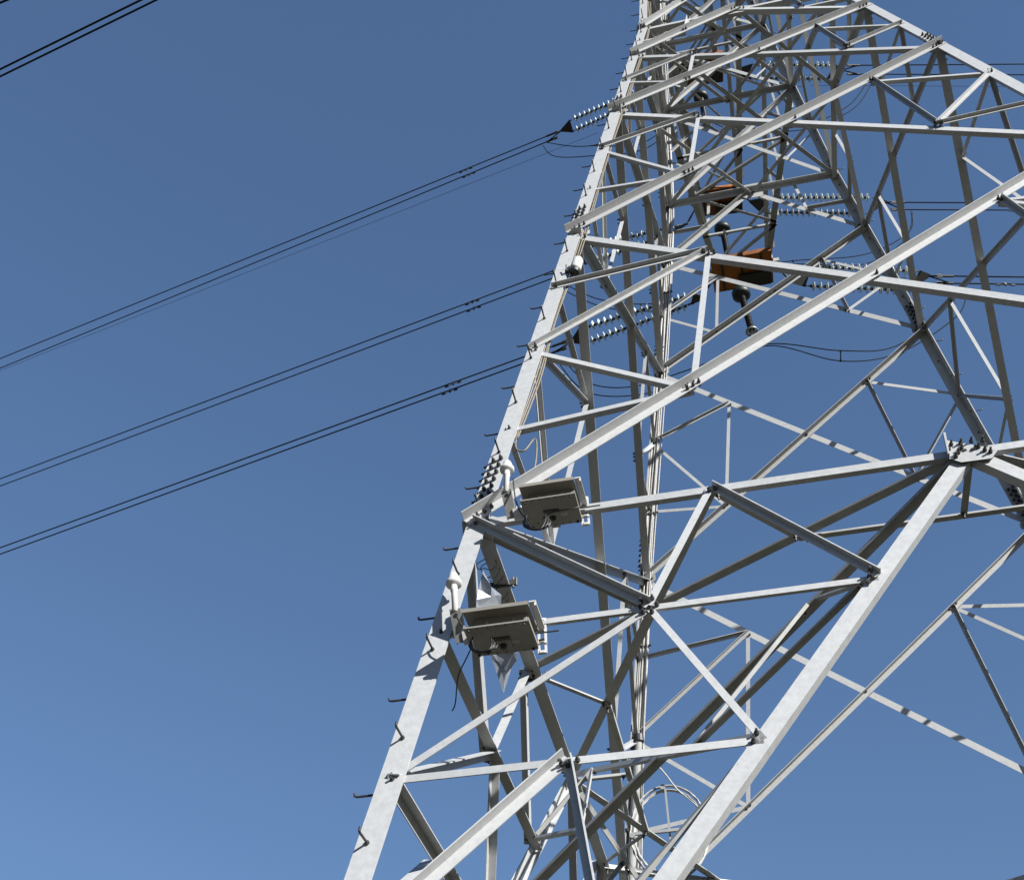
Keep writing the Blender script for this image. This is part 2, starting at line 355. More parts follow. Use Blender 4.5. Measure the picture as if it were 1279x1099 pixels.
for k in 'ABCD':
    sx, sy = SG[k]
    P = Vector((0, sy * RY, z3)); Q = Vector((sx, 0, z3)); F0 = Vector((sx * hw(ZF), sy * hw(ZF) * RY, ZF))
    def kp(z): return lerp(P, F0, kx(z))
    def kq(z): return lerp(Q, F0, kx(z))
    hn = (Q - P).cross(F0 - P).normalized(); hn = hn if hn.z < 0 else -hn
    def hip(p, q, w, **kw):
        bm = bmesh.new(); w *= 0.6; p = p + (q - p).normalized() * 0.02; angle(bm, p, q, hn, w, 0.009, layer=kw.get('layer', 'i'), prot=kw.get('prot', 1), heel=kw.get('heel', 'l'), tl=kw.get('tl', 0.02), bolts=kw.get('bolts', 1), w2=kw.get('w2'), ext=0.0)
        o = child('hip_brace', bm, [STEEL2, BOLT], TWR)
        for pl in o.data.polygons:
            if pl.area < 0.0012: pl.material_index = 1
    HP = lambda t: lerp(kp(Z2), Q, t)     # K2 of one face to the middle of the other
    OP = lambda t: lerp(P, kq(Z2), t)
    hip(P, kq(Z2), 0.15, tl=0.03, heel='u'); hip(kp(Z2), Q, 0.10, tl=0.02, w2=0.03)
    hip(kp(Z1), HP(0.22), 0.09, tl=0.05, heel='u'); hip(OP(0.30), HP(0.22), 0.06, tl=0.05, layer='i', w2=0.03); hip(OP(0.30), kp(-6.46), 0.05, tl=0.03, w2=0.03, bolts=0)
    hip(kq(Z1), HP(0.78), 0.07, tl=0.05); hip(HP(0.78), OP(0.78), 0.06, tl=0.05); hip(kq(Z1), OP(0.78), 0.06, tl=0.06)
    hip(kp(-6.79) + Vector((0, -sy * 0.012, 0)), kq(Z4) + Vector((sx * 0.01, -sy * 0.012, 0)), 0.1, tl=0.04, w2=0.03); hip(kp(Z4), kq(Z2), 0.1, tl=0.05)
# gusset plates
def plate(f, pts, thick, off, bl, parent=TWR, m=STEEL):
    bm = bmesh.new(); n = N(f); P = [W(at(x, y, f)) + n * off for x, y in pts]; prism(bm, P, n * thick)
    for x, y in bl: bolt(bm, W(at(x, y, f)) + n * (off + thick), n, 0.055, 0.017)
    o = child('gusset_plate', bm, [m, BOLT], parent)
    for pl in o.data.polygons:
        if pl.area < 0.003: pl.material_index = 1
plate('AB', [(1179, 549), (1184, 552), (1247, 563), (1239, 574), (1201, 579), (1184, 574)], 0.012, 0.002,
      [(1188, 558), (1200, 556), (1213, 554), (1227, 553), (1201, 563), (1197, 568), (1194, 573), (1222, 561), (1230, 565), (1237, 567)])
plate('AB', [(1178, 548), (1181, 548), (1186, 574), (1184, 575)], 0.05, 0.014, [])
for f, s, z, ww in [(f, s, LV[q], 0.24) for f in FACES for s in (-1, 1) for q in (0, 1, 2, 3)] + [(f, 0, LV[3], 0.45) for f in ('BC', 'CD', 'DA')] + [(f, 0, ZW, 0.5) for f in FACES]:
    bm = bmesh.new(); n = N(f); c = W(fp(f, s, z)); e = (W(fp(f, s + (0.2 if s <= 0 else -0.2), z)) - c).normalized(); v = e.cross(n); v = v if v.z > 0 else -v
    c = c - n * 0.045 + (e * ww * 0.42 if s else Vector((0, 0, 0)))
    prism(bm, [c + e * x * ww + v * y * ww * 0.8 for x, y in ((-.45, .5), (.2, .5), (.55, .25), (.55, -.2), (.2, -.5), (-.45, -.5))], n * 0.01)
    if s: 
        for x, y in ((-.3, .3), (-.1, .3), (.15, .3), (.3, -.05), (-.3, -.3), (0, -.3)): bolt(bm, c + e * x * ww + v * y * ww * 0.8 - n * 0.002, -n, 0.04, 0.015)
    o = child('gusset_plate', bm, [STEEL2, BOLT], TWR)
    for pl in o.data.polygons:
        if pl.area < 0.0015: pl.material_index = 1

# ---- tower body above the waist
BL = [ZW, -1.88, -1.2, -0.6, 0.0, 0.6, 1.2, ZTOP]
for f in FACES:
    for i, (z0, z1) in enumerate(zip(BL, BL[1:])):
        s1, s2, s3, s4 = ST[f]; w = 0.09 if i < 3 else 0.075
        member('diagonal_brace', f, fp(f, -1, z0), fp(f, 1, z1), w, **s1, bolts=1)
        member('diagonal_brace', f, fp(f, 1, z0), fp(f, -1, z1), w, **s2, bolts=1)
        member('horizontal_brace', f, fp(f, -1, z1), fp(f, 1, z1), 0.1 if i < 4 else 0.08, **s2, bolts=1, gap=0.011)
        if i < 3:
            wu, wl = hw(z1), hw(z0); X = fp(f, 0, z1 + (z0 - z1) * wu / (wu + wl))
            for sd in (-1, 1): member('strut', f, fp(f, sd, (z0 + z1) / 2), lerp(fp(f, sd, z0), X, 0.5), 0.05, **s3, bolts=0); member('strut', f, fp(f, sd, (z0 + z1) / 2), lerp(fp(f, sd, z1), X, 0.5), 0.05, **s4, bolts=0)
for z in (ZW, -1.88, -0.6, 0.6):
    w = hw(z)
    for a, b in (((-1, -1), (1, 1)), ((-1, 1), (1, -1))):
        plan('plan_brace', Vector((a[0] * w, a[1] * w * RY, z)), Vector((b[0] * w, b[1] * w * RY, z)), 0.08, tl=0.02 + 0.012 * (a[1] > 0))
    plan('plan_brace', Vector((-w, 0, z)), Vector((0, -w * RY, z)), 0.07, tl=0.05); plan('plan_brace', Vector((0, -w * RY, z)), Vector((w, 0, z)), 0.07, tl=0.05)
    plan('plan_brace', Vector((-w, 0, z)), Vector((0, w * RY, z)), 0.07, tl=0.05); plan('plan_brace', Vector((0, w * RY, z)), Vector((w, 0, z)), 0.07, tl=0.05)

# ---- crossarms
ARMS = {1: (-1.88, 1.62, 0.18), 2: (-0.6, 1.95, 0.165), 3: (0.6, 1.55, 0.19)}
def bar(bm, P, Q, w, t=0.008, up=UP, heel=1):
    P = W(P); Q = W(Q); d = (Q - P).normalized(); n = (up - d * up.dot(d)).normalized(); v = d.cross(n) * heel
    poly = [v * 0, v * w, v * w + n * t, v * t + n * t, v * t + n * w, n * w]
    loft(bm, [P + q for q in poly], [Q + q for q in poly])
for a, (z, yt, xt) in ARMS.items():
    for sy in (1, -1):
        arm = empty('crossarm', '', 'x', Vector((0, 0, 0))); del arm['label']; del arm['category']; arm.parent = TWR
        w = hw(z); w1 = hw(z + 0.66); yb = w * RY; yb1 = w1 * RY
        Cb = {s: (Vector((s * w, sy * yb, z)), Vector((s * xt, sy * yt, z))) for s in (-1, 1)}
        Ct = {s: (Vector((s * w1, sy * yb1, z + 0.66)), Vector((s * xt, sy * yt, z + 0.06))) for s in (-1, 1)}
        for s in (-1, 1):
            bm = bmesh.new(); bar(bm, *Cb[s], 0.15 if a < 3 else 0.12, 0.010, UP, -s * sy); child('chord', bm, STEEL2, arm)
            bm = bmesh.new(); bar(bm, *Ct[s], 0.11, 0.010, UP, -s * sy); child('chord', bm, STEEL2, arm)
            n = 5
            bm = bmesh.new()
            for i in range(n):
                t0, t1 = i / n, (i + 1) / n
                bar(bm, lerp(*Cb[s], t0 + 0.5 / n), lerp(*Ct[s], t0), 0.055, 0.006, Vector((1, 0, 0)))
                bar(bm, lerp(*Cb[s], t0 + 0.5 / n), lerp(*Ct[s], t1), 0.055, 0.006, Vector((-1, 0, 0)))
            child('lacing', bm, STEEL2, arm)
        bm = bmesh.new(); n = 4
        for i in range(n):
            t0, t1 = i / n, (i + 1) / n; s = 1 if i % 2 else -1
            bar(bm, lerp(*Cb[s], t0), lerp(*Cb[-s], t1), 0.07, 0.006)
            bar(bm, lerp(*Cb[1], t1), lerp(*Cb[-1], t1), 0.06, 0.006)
            bar(bm, lerp(*Ct[s], t0), lerp(*Ct[-s], t1), 0.06, 0.006)
        child('lacing', bm, STEEL2, arm)
        bm = bmesh.new(); c = W((0, sy * (yt - 0.01), z)); box(bm, c + UP * 0.06, Vector((1, 0, 0)), Vector((0, 1, 0)), UP, 2 * xt * U + 0.14, 0.24, 0.16)
        for s in (-1, 1): box(bm, c + Vector((s * (xt * U + 0.14), 0, 0.02)), Vector((1, 0, 0)), Vector((0, 1, 0)), UP, 0.16, 0.05, 0.12)
        child('end_plate', bm, STEEL2, arm)

# ------------------------------------------------------------------ things on the crossarms
def vplane(P, h):                 # vertical plane through P containing horizontal direction h
    n = Vector((-h.y, h.x, 0)).normalized(); return (n, n.dot(P))
HL = Vector((-0.975, 0.222, 0)); HR = Vector((0.972, 0.235, 0))
DISC = None
def insulator(P, Q, label, group):
    """cap-and-pin glass disc string from P (tower side) to Q (line side), world metres"""
    global DISC
    root = empty('insulator_string', label, 'insulator', P, group); d = (Q - P); L = d.length; d.normalize()
    bm = bmesh.new(); tube(bm, [P, P + d * 0.14], 0.018, 8); tube(bm, [Q - d * 0.12, Q], 0.018, 8); child('end_link', bm, FITTING, root)
    if DISC is None:
        bm = bmesh.new(); Z = Vector((0, 0, 1)); lathe(bm, Vector((0, 0, 0)), Z, [(0.0, 0.02), (0.045, 0.026), (0.052, 0.08), (0.066, 0.122), (0.080, 0.128), (0.092, 0.09), (0.104, 0.05), (0.106, 0.02)], 16)
        n1 = len(bm.faces); lathe(bm, Vector((0, 0, 0)), Z, [(-0.005, 0.019), (0.05, 0.019)], 8); lathe(bm, Vector((0, 0, 0.098)), Z, [(0, 0.045), (0.06, 0.04), (0.074, 0.02), (0.075, 0.01)], 12)
        for i, fc in enumerate(bm.faces): fc.material_index = 0 if i < n1 else 1
        me = bpy.data.meshes.new('disc'); bm.to_mesh(me); bm.free(); me.materials.append(GLASS); me.materials.append(CAPM)
        for pl in me.polygons: pl.use_smooth = True
        DISC = me
    n = int((L - 0.24) / 0.17); q = (-d).to_track_quat('Z', 'Y')
    off = (L - n * 0.17) / 2
    for i in range(n):
        o = bpy.data.objects.new('disc', DISC); COL.objects.link(o); o.parent = root
        o.rotation_mode = 'QUATERNION'; o.rotation_quaternion = q; o.location = d * (off + 0.17 * (i + 0.9))
    return root
def yoke(P, Q1, Q2, label, group):
    """triangular yoke plate: apex P, the two strings at Q1 and Q2"""
    bm = bmesh.new(); n = (Q1 - P).cross(Q2 - P).normalized(); c = (Q1 + Q2) / 2
    d = (c - P).normalized(); e = (Q2 - Q1).normalized()
    prism(bm, [P - d * 0.05 - e * 0.03 - n * 0.008, P - d * 0.05 + e * 0.03 - n * 0.008, Q2 + d * 0.06 + e * 0.05 - n * 0.008, Q1 + d * 0.06 - e * 0.05 - n * 0.008], n * 0.016)
    for q in (P, Q1, Q2): tube(bm, [q - n * 0.03, q + n * 0.03], 0.022, 8)
    return tag(link('yoke_plate', bm, FITTING), label, 'yoke plate', group)
def conductor(pts, label, group, r=0.021, name='conductor'):
    bm = bmesh.new(); tube(bm, pts, r, 6); return tag(link(name, bm, WIRE, smooth=True), label, 'power line', group)
def damper(P, d, label):
    bm = bmesh.new(); e = Vector((0, 0, -1)); c = P + e * 0.07
    box(bm, P + e * 0.03, d, e.cross(d).normalized(), e, 0.05, 0.05, 0.1); tube(bm, [c - d * 0.2, c + d * 0.2], 0.006, 6)
    for s in (-1, 1): tube(bm, [c + d * s * 0.14, c + d * s * 0.25], [0.028, 0.022], 8)
    tag(link('vibration_damper', bm, FITTING), label, 'damper', 'vibration dampers on the conductors')
def sag(P, Q, s, n=24):
    return [P.lerp(Q, i / n) - Vector((0, 0, 4 * s * (i / n) * (1 - i / n))) for i in range(n + 1)]

def wpt(x, y, pl): return W(at(x, y, plane=pl))
ORD = {1: 'lowest', 2: 'middle', 3: 'uppermost'}
# per arm: left yoke/strings and right yoke/strings in the picture (first and second string of each pair)
LINES = {
 1: dict(L=[((868, 367), (722, 412)), ((866, 379), (728, 430))], LY=(715, 426), LA=(880, 372), Lw=[((692, 432), (0, 684)), ((692, 440), (0, 692))],
         R=[((1012, 333), (1150, 339)), ((1004, 357), (1138, 363))], RY=(1160, 345), RA=(988, 351), Rw=[((1188, 345), (1340, 347)), ((1188, 354), (1340, 356))]),
 2: dict(L=[((846, 282), (722, 312)), ((842, 291), (730, 330))], LY=(712, 326), LA=(858, 280), Lw=[((692, 338), (0, 598)), ((692, 347), (0, 607))],
         R=[((958, 247), (1094, 247)), ((950, 265), (1086, 267))], RY=(1106, 253), RA=(938, 252), Rw=[((1128, 253), (1340, 254)), ((1128, 262), (1340, 263))]),
 3: dict(L=[((800, 113), (710, 152)), ((806, 123), (714, 165))], LY=(702, 163), LA=(818, 112), Lw=[((684, 170), (0, 448)), ((684, 177), (0, 460))],
         R=[((938, 81), (1044, 82)), ((930, 98), (1034, 99))], RY=(1052, 88), RA=(916, 89), Rw=[((1072, 82), (1340, 80)), ((1072, 93), (1340, 94))]),
}
for a, S in LINES.items():
    z, yt, xt = ARMS[a]
    nm = ORD[a]
    for side, h in (('L', HL), ('R', HR)):
        tip = Vector(((-xt if side == 'L' else xt) * 1.05, yt, z))
        sd = 'left' if side == 'L' else 'right'
        pls = [vplane(tip + Vector((0, -0.045, 0)), h), vplane(tip + Vector((0, 0.045, 0)), h)]; pc = vplane(tip, h)
        ends = []
        for j, (q0, q1) in enumerate(S[side]):
            P0 = wpt(*q0, pls[j]); P1 = wpt(*q1, pls[j]); ends.append((P0, P1))
            insulator(P0, P1, f'{"upper" if j == 0 else "lower"} glass disc string of the {nm} pair pulling to the {sd}', 'strings of glass insulator discs')
        A = wpt(*S[side + 'A'], pc); Y = wpt(*S[side + 'Y'], pc)
        yoke(A, ends[0][0], ends[1][0], f'dark triangular yoke plate at the tower end of the {nm} {sd} insulator pair', 'triangular yoke plates')
        yoke(Y, ends[0][1], ends[1][1], f'dark triangular yoke plate at the line end of the {nm} {sd} insulator pair', 'triangular yoke plates')
        bm = bmesh.new(); T0 = W(tip); tube(bm, [T0, T0.lerp(A, 0.33), T0.lerp(A, 0.66), A], [0.03, 0.018, 0.03, 0.022], 8)
        tag(link('tension_link', bm, FITTING), f'dark link between the {nm} far crossarm tip and its {sd} insulator pair', 'link', 'links at the crossarm tips')
        for j, (q0, q1) in enumerate(S[side + 'w']):
            pl = pls[j]; P = wpt(*q0, pl); Q = wpt(*q1, pl); d = (Q - P).normalized()
            far = P + (Q - P) * 5
            conductor([Y, P.lerp(Q, 0.0)] + [P.lerp(far, i / 10) for i in range(1, 11)],
                      f'{"upper" if j == 0 else "lower"} dark conductor of the {nm} twin line running out to the {sd}', 'twin conductors of the power line')
            bm = bmesh.new(); tube(bm, [P - d * 0.35, P + d * 0.05], 0.034, 8); box(bm, P - d * 0.3, d, UP, d.cross(UP), 0.14, 0.12, 0.03)
            tag(link('dead_end_clamp', bm, FITTING), f'compression clamp on the {"upper" if j == 0 else "lower"} conductor of the {nm} {sd} line', 'clamp', 'clamps at the conductor ends')
        
# dampers where the photo shows them
for a, x, j in ((1, 562, 1), (1, 566, 0), (2, 590, 0), (2, 592, 1), (3, 582, 0), (3, 586, 1)):
    z, yt, xt = ARMS[a]; tip = Vector((-xt * 1.05, yt, z)); pl = vplane(tip + Vector((0, (-0.045, 0.045)[j], 0)), HL)
    q0, q1 = LINES[a]['Lw'][j]; t = (x - q0[0]) / (q1[0] - q0[0]); P = wpt(x, q0[1] + (q1[1] - q0[1]) * t, pl); Q = wpt(*q1, pl)
    damper(P, (Q - P).normalized(), f'small two-weight damper on the {"upper" if j == 0 else "lower"} conductor of the {ORD[a]} left line')
for a, x, j in ((3, 1090, 1), (1, 1255, 1), (2, 1270, 1)):
    z, yt, xt = ARMS[a]; tip = Vector((xt * 1.05, yt, z)); pl = vplane(tip + Vector((0, (-0.045, 0.045)[j], 0)), HR)
    q0, q1 = LINES[a]['Rw'][j]; P = wpt(x, q0[1], pl); damper(P, HR, f'small damper on the {ORD[a]} right line near the tower')
# jumper loops under each far arm
JP = {1: [[(700, 445), (735, 478), (790, 483), (860, 462), (955, 430), (1050, 438), (1120, 432), (1180, 385), (1190, 358)],
          [(694, 448), (730, 488), (790, 494), (870, 474), (955, 432), (1050, 451), (1125, 440), (1195, 395), (1207, 365)]],
      2: [[(700, 352), (745, 373), (800, 380), (850, 372), (912, 338), (990, 326), (1080, 318), (1135, 290), (1138, 264)],
          [(696, 358), (745, 381), (800, 389), (860, 380), (912, 338), (992, 330), (1080, 330), (1130, 300), (1140, 266)]],
      3: [[(682, 178), (715, 183), (750, 182), (800, 180), (862, 145), (920, 160), (1000, 158), (1060, 132), (1088, 94)],
          [(678, 182), (695, 196), (750, 194), (806, 186), (862, 148), (920, 163), (1004, 162), (1066, 136), (1092, 98)]]}
for a, two in JP.items():
    z, yt, xt = ARMS[a]; pts3 = []
    for j, pl_ in enumerate(two):
        pts = []
        n = len(pl_)
        for i, (x, y) in enumerate(pl_):
            tip = Vector((-xt if i < n / 2 else xt, yt + (0.045 if j else -0.045), z))
            k = i / (n - 1)
            pl = vplane(Vector((0, yt + (0.045 if j else -0.045), z)), Vector((1, 0.02, 0)))
            if k < 0.3: pl = vplane(Vector((-xt, yt + (0.045 if j else -0.045), z)), HL)
            if k > 0.7: pl = vplane(Vector((xt, yt + (0.045 if j else -0.045), z)), HR)
            pts.append(wpt(x, y, pl))
        sp = smoothpath(pts, 7); pts3.append(pts)
        conductor(sp, f'{"upper" if j == 0 else "lower"} slack jumper cable looping under the {ORD[a]} far crossarm', 'slack jumper cables', r=0.015, name='jumper_cable')
    for i in (2, 5):
        P, Q = pts3[0][i], pts3[1][i]; bm = bmesh.new(); tube(bm, [P, P.lerp(Q, .2), P.lerp(Q, .8), Q], [0.03, 0.014, 0.014, 0.03], 8)
        tag(link('jumper_spacer', bm, FITTING), f'small spacer clamping the two jumper cables {"left" if i == 2 else "right"} of the {ORD[a]} far arm tip', 'spacer', 'spacers between jumper cables')

# trays, twigs and jumper post insulators at the far arm tips
TR = {1: [(888, 327), (962, 310), (965, 352), (893, 362)], 2: [(868, 238), (925, 232), (928, 262), (872, 270)], 3: [(845, 72), (900, 66), (905, 100), (850, 108)]}
PI_ = {1: ((915, 352), (927, 372), (939, 414)), 2: ((899, 274), (903, 290), (912, 335)), 3: ((873, 112), (876, 125), (882, 158))}
for a, c4 in TR.items():
    z, yt, xt = ARMS[a]; zz = z - 0.012; tip = Vector((0, yt, zz))
    P = [W(at(x, y, plane=(UP, zz))) for x, y in c4]
    c = sum(P, Vector((0, 0, 0))) / 4; ex = ((P[1] + P[2]) - (P[0] + P[3])).normalized(); ey = Vector((-ex.y, ex.x, 0)); LX = ((P[1] + P[2]) - (P[0] + P[3])).length / 2; LY = ((P[3] + P[2]) - (P[0] + P[1])).length / 2
    c = Vector((c.x, c.y, c.z - 0.05))
    root = empty('nest_tray', f'orange painted tray under the tip of the {ORD[a]} far crossarm, dry twigs on top', 'tray', c, 'orange trays under the crossarm tips')
    bm = bmesh.new(); box(bm, c - UP * 0.0, ex, ey, UP, LX, LY, 0.012); child('tray_floor', bm, ORANGE, root)
    for s in (-1, 1):
        bm = bmesh.new(); box(bm, c + ey * s * (LY / 2 + 0.008) + UP * 0.06, ex, ey, UP, LX, 0.012, 0.15); child('tray_side', bm, ORANGE, root)
    for s in (-1, 1):
        bm = bmesh.new(); box(bm, c + ex * s * (LX / 2 + 0.008) + UP * 0.04, ex, ey, UP, 0.012, LY + 0.03, 0.11); child('tray_side', bm, ORANGE, root)
    bm = bmesh.new()
    for s in (-1, 0, 1): box(bm, c + ex * s * LX * 0.33 - UP * 0.025, ex, ey, UP, 0.05, LY * 0.98, 0.034)
    child('cross_rib', bm, FITTING, root)
    bm = bmesh.new(); box(bm, c + ex * LX * 0.2 + ey * LY * 0.24 - UP * 0.09, ex, ey, UP, LX * 0.55, LY * 0.46, 0.07); bmesh.ops.bevel(bm, geom=bm.edges[:], offset=0.02, segments=2, affect='EDGES'); child('mounting_frame', bm, FITTING, root)
    bm = bmesh.new()
    for i in range(60):
        p = c + ex * random.uniform(-.45, .45) * LX + ey * random.uniform(-.4, .4) * LY + UP * random.uniform(.02, .12)
        d = Vector((random.gauss(0, 1), random.gauss(0, 1), random.gauss(0.2, .35))).normalized()
        tube(bm, [p - d * 0.18, p + Vector((0, 0, 0.02)), p + d * random.uniform(.1, .25)], 0.004, 4)
    tw = link('twig_nest', bm, TWIG); tag(tw, f'tangle of dry twigs lying in the orange tray of the {ORD[a]} far crossarm', 'nest', 'twig nests')
    q0, q1, q2 = PI_[a]
    pl = (Vector((0, 1, 0)), yt + 0.02); P0 = wpt(*q0, pl); P2 = wpt(*q2, pl); P1 = wpt(*q1, pl); d = (P2 - P1).normalized(); L = (P2 - P1).length
    root = empty('post_insulator', f'black ribbed post insulator hanging from the {ORD[a]} far crossarm tip to its jumper loop', 'insulator', P1, 'black hanging post insulators')
    bm = bmesh.new(); lathe(bm, P1 - d * 0.34, d, [(0.1, 0.2), (0.12, 0.23), (0.26, 0.23), (0.29, 0.18), (0.33, 0.1), (0.34, 0.06)], 20); child('mount_housing', bm, GREEN, root, True)
    prof = []; h = 0
    while h < L: prof += [(h, 0.045), (h + 0.012, 0.085), (h + 0.02, 0.082), (h + 0.026, 0.045)]; h += 0.055
    bm = bmesh.new(); lathe(bm, P1, d, prof, 14); child('ribbed_post', bm, RUBBER, root)
    bm = bmesh.new(); n = 24; u = CR.normalized(); v = d.cross(u).normalized(); u = v.cross(d)
    c_ = P2; tube(bm, [c_ + (u * math.cos(2 * math.pi * i / n) + v * math.sin(2 * math.pi * i / n)) * 0.13 for i in range(n + 1)], 0.028, 8, False)
    tube(bm, [c_ - u * 0.13, c_ + u * 0.13], 0.012, 6); tube(bm, [c_ - v * 0.13, c_ + v * 0.13], 0.012, 6); tube(bm, [P2 - d * 0.1, P2 + d * 0.05], 0.05, 8)
    child('grading_ring', bm, RING, root, True)

# near-circuit conductors crossing the top left corner, and the two thin wires
zn, yn, xn = ARMS[1]
for j, (q0, q1) in enumerate((((177, 0), (0, 87)), ((196, 0), (0, 96)))):
    pl = vplane(Vector((-xn, -yn - 0.04 + 0.08 * j, zn)), Vector((-0.972, 0.232, 0)))
    P = wpt(*q0, pl); Q = wpt(*q1, pl); d = (Q - P)
    conductor([P - d * 1.2 + d * 0.34 * i for i in range(0, 12)], f'{"upper" if j == 0 else "lower"} of two dark conductors crossing the top left corner of the sky', 'conductors crossing the top left corner')
pl = vplane(Vector((-xn, -1.95, -0.6)), Vector((-0.975, 0.222, 0))); P = wpt(10, 0, pl); Q = wpt(0, 4, pl); d = (Q - P)
conductor([P - d * 12 + d * 4 * i for i in range(0, 12)], 'short piece of dark conductor in the extreme top left corner of the sky', None)
pl = vplane(Vector((-0.15, 1.55, 0.6)), HL); P = wpt(747, 166, pl); Q = wpt(0, 463, pl)
conductor([P + (Q - P) * 0.2 * i for i in range(0, 9)], 'thin wire under the uppermost twin line to the left, finer than its neighbours', None, r=0.007, name='thin_wire')
pl = vplane(Vector((0.2, 1.75, 0.6)), HR); P = wpt(1012, 107, pl); Q = wpt(1340, 109, pl)
conductor([P + (Q - P) * 0.2 * i for i in range(0, 9)], 'thin wire running right behind the tower just under the uppermost right line', None, r=0.007, name='thin_wire')

# ------------------------------------------------------------------ equipment on the near face
nAB = N('AB'); EXx = Vector((1, 0, 0)); EYo = Vector((0, -1, 0))
def cabinet(cx, cy, wpx, label, off):
    c = W(at(cx, cy, 'AB', )) + EYo * off
    root = empty('equipment_cabinet', label, 'cabinet', c, 'beige equipment cabinets on the tower')
    w = wpx / 188.0; ax, ay, az = EXx, EYo, UP
    def b_(name, x, y, z, sx, sy, sz, m):
        bm = bmesh.new(); box(bm, c + ax * x + ay * y + az * z, ax, ay, az, sx, sy, sz)
        bmesh.ops.bevel(bm, geom=bm.edges[:], offset=0.006, segments=2, affect='EDGES'); return child(name, bm, m, root)
    b_('body', 0.015, -0.02, -0.025, w * 0.86, 0.24, 0.11, CABINET_D)
    # base tray with turned-up lips and recessed gland plate
    bm = bmesh.new(); box(bm, c + az * -0.095, ax, ay, az, w, 0.36, 0.012)
    child('base_tray', bm, CABINET, root)
    for sx in (-1, 1):
        bm = bmesh.new(); box(bm, c + ax * sx * (w / 2 + 0.006) + az * -0.085, ax, ay, az, 0.012, 0.36, 0.03)
        child('tray_lip', bm, CABINET, root)
    bm = bmesh.new(); box(bm, c + ay * -0.06 + az * -0.107, ax, ay, az, 0.13, 0.11, 0.010)
    g = child('gland_plate', bm, CABINET, root)
    bm = bmesh.new(); lathe(bm, c + ay * -0.06 + az * -0.112, -az, [(0, 0.026), (0.02, 0.024), (0.022, 0.014), (0.03, 0.013)], 14); child('cable_gland', bm, RUBBER, g)
    bm = bmesh.new(); box(bm, c + ay * 0.02 + az * -0.104, ax, ay, az, 0.13, 0.02, 0.008); child('vent_slot', bm, RUBBER, root)
    bm = bmesh.new()
    for sx in (-1, 1):
        for sy in (-0.16, 0.16):
            tube(bm, [c + ax * sx * (w / 2 - 0.025) + ay * sy + az * -0.10, c + ax * sx * (w / 2 - 0.025) + ay * sy + az * -0.115], 0.011, 6)
    child('bolt_set', bm, RUBBER, root)
    for x in (-0.22, 0.22):
        bm = bmesh.new(); box(bm, c + ax * (0.015 + x * w) + ay * 0.104 + az * -0.03, ax, ay, az, 0.018, 0.012, 0.05); child('hinge', bm, STEEL2, root)
    bm = bmesh.new(); box(bm, c + ax * 0.015 + ay * 0.103 + az * -0.072, ax, ay, az, w * 0.8, 0.004, 0.004); child('door_seam', bm, RUBBER, root)
    for k in range(7):
        for sy in (-0.165, 0.165):
            bm = bmesh.new(); tube(bm, [c + ax * (k / 6 - .5) * w * .9 + ay * sy + az * -0.10, c + ax * (k / 6 - .5) * w * .9 + ay * sy + az * -0.105], 0.006, 6); child('screw', bm, BOLT, root)
    bm = bmesh.new(); box(bm, c + ax * 0.09 + ay * -0.05 + az * -0.1025, ax, ay, az, 0.07, 0.045, 0.003); child('rating_plate', bm, STEEL2, root)
    # sloping rain roof
    bm = bmesh.new(); y0, y1 = 0.225, -0.17
    prism(bm, [c + ax * -w * .53 + ay * y0 + az * 0.02, c + ax * -w * .53 + ay * y1 + az * 0.04, c + ax * -w * .53 + ay * y1 + az * 0.05, c + ax * -w * .53 + ay * y0 + az * 0.03], ax * w * 1.06)
    r_ = child('rain_roof', bm, CABINET, root)
    bm = bmesh.new(); box(bm, c + ay * (y0 + 0.004) + az * 0.017, ax, ay, az, w * 1.06, 0.008, 0.03); child('roof_lip', bm, CABINET, r_)
    # side bracket frame, white
    bm = bmesh.new(); xb = w / 2 + 0.045
    for x in (-0.03, 0.02): box(bm, c + ax * (xb + x) + ay * -0.17 + az * 0.0, ax, ay, az, 0.016, 0.02, 0.3)
    box(bm, c + ax * (xb - 0.005) + ay * 0.02 + az * 0.055, ax, ay, az, 0.05, 0.34, 0.01)
    box(bm, c + ax * (xb + 0.015) + ay * 0.18 + az * 0.04, ax, ay, az, 0.012, 0.012, 0.04)
    for z in (0.14, 0.05, -0.05, -0.14): box(bm, c + ax * (xb - 0.005) + ay * -0.17 + az * z, ax, ay, az, 0.034, 0.03, 0.018)
    br = child('side_bracket', bm, WHITE, root)
    bm = bmesh.new()
    for z in (0.06, 0.0, -0.07): tube(bm, [c + ax * (xb - 0.02) + ay * -0.12 + az * z, c + ax * (xb + 0.02) + ay * -0.115 + az * z], 0.009, 6)
    tube(bm, [c + ax * (xb - 0.05) + ay * -0.1 + az * -0.02, c + ax * (xb + 0.13) + ay * -0.1 + az * -0.02], 0.006, 6); child('bolt_set', bm, BOLT, br)
    # rear hanger to the strut
    bm = bmesh.new(); box(bm, c + ay * -0.17 + az * 0.02, ax, ay, az, 0.07, 0.1, 0.22); child('hanger', bm, STEEL2, root)
    return c, root
cA, rA = cabinet(692, 639, 80, 'upper beige metal cabinet with sloping rain roof hung below the long diagonal', 0.12)
cB, rB = cabinet(631, 795, 85, 'lower beige metal cabinet with white side bracket beside the antenna on the leg', 0.12)
def cable(pts, r, m, label, cat='cable', group=None, name='cable', k=8):
    bm = bmesh.new(); tube(bm, smoothpath(pts, k), r, 7); return tag(link(name, bm, m, smooth=True), label, cat, group)
def apt(x, y, off=0.0, f='AB'): return W(at(x, y, f)) + N(f) * off
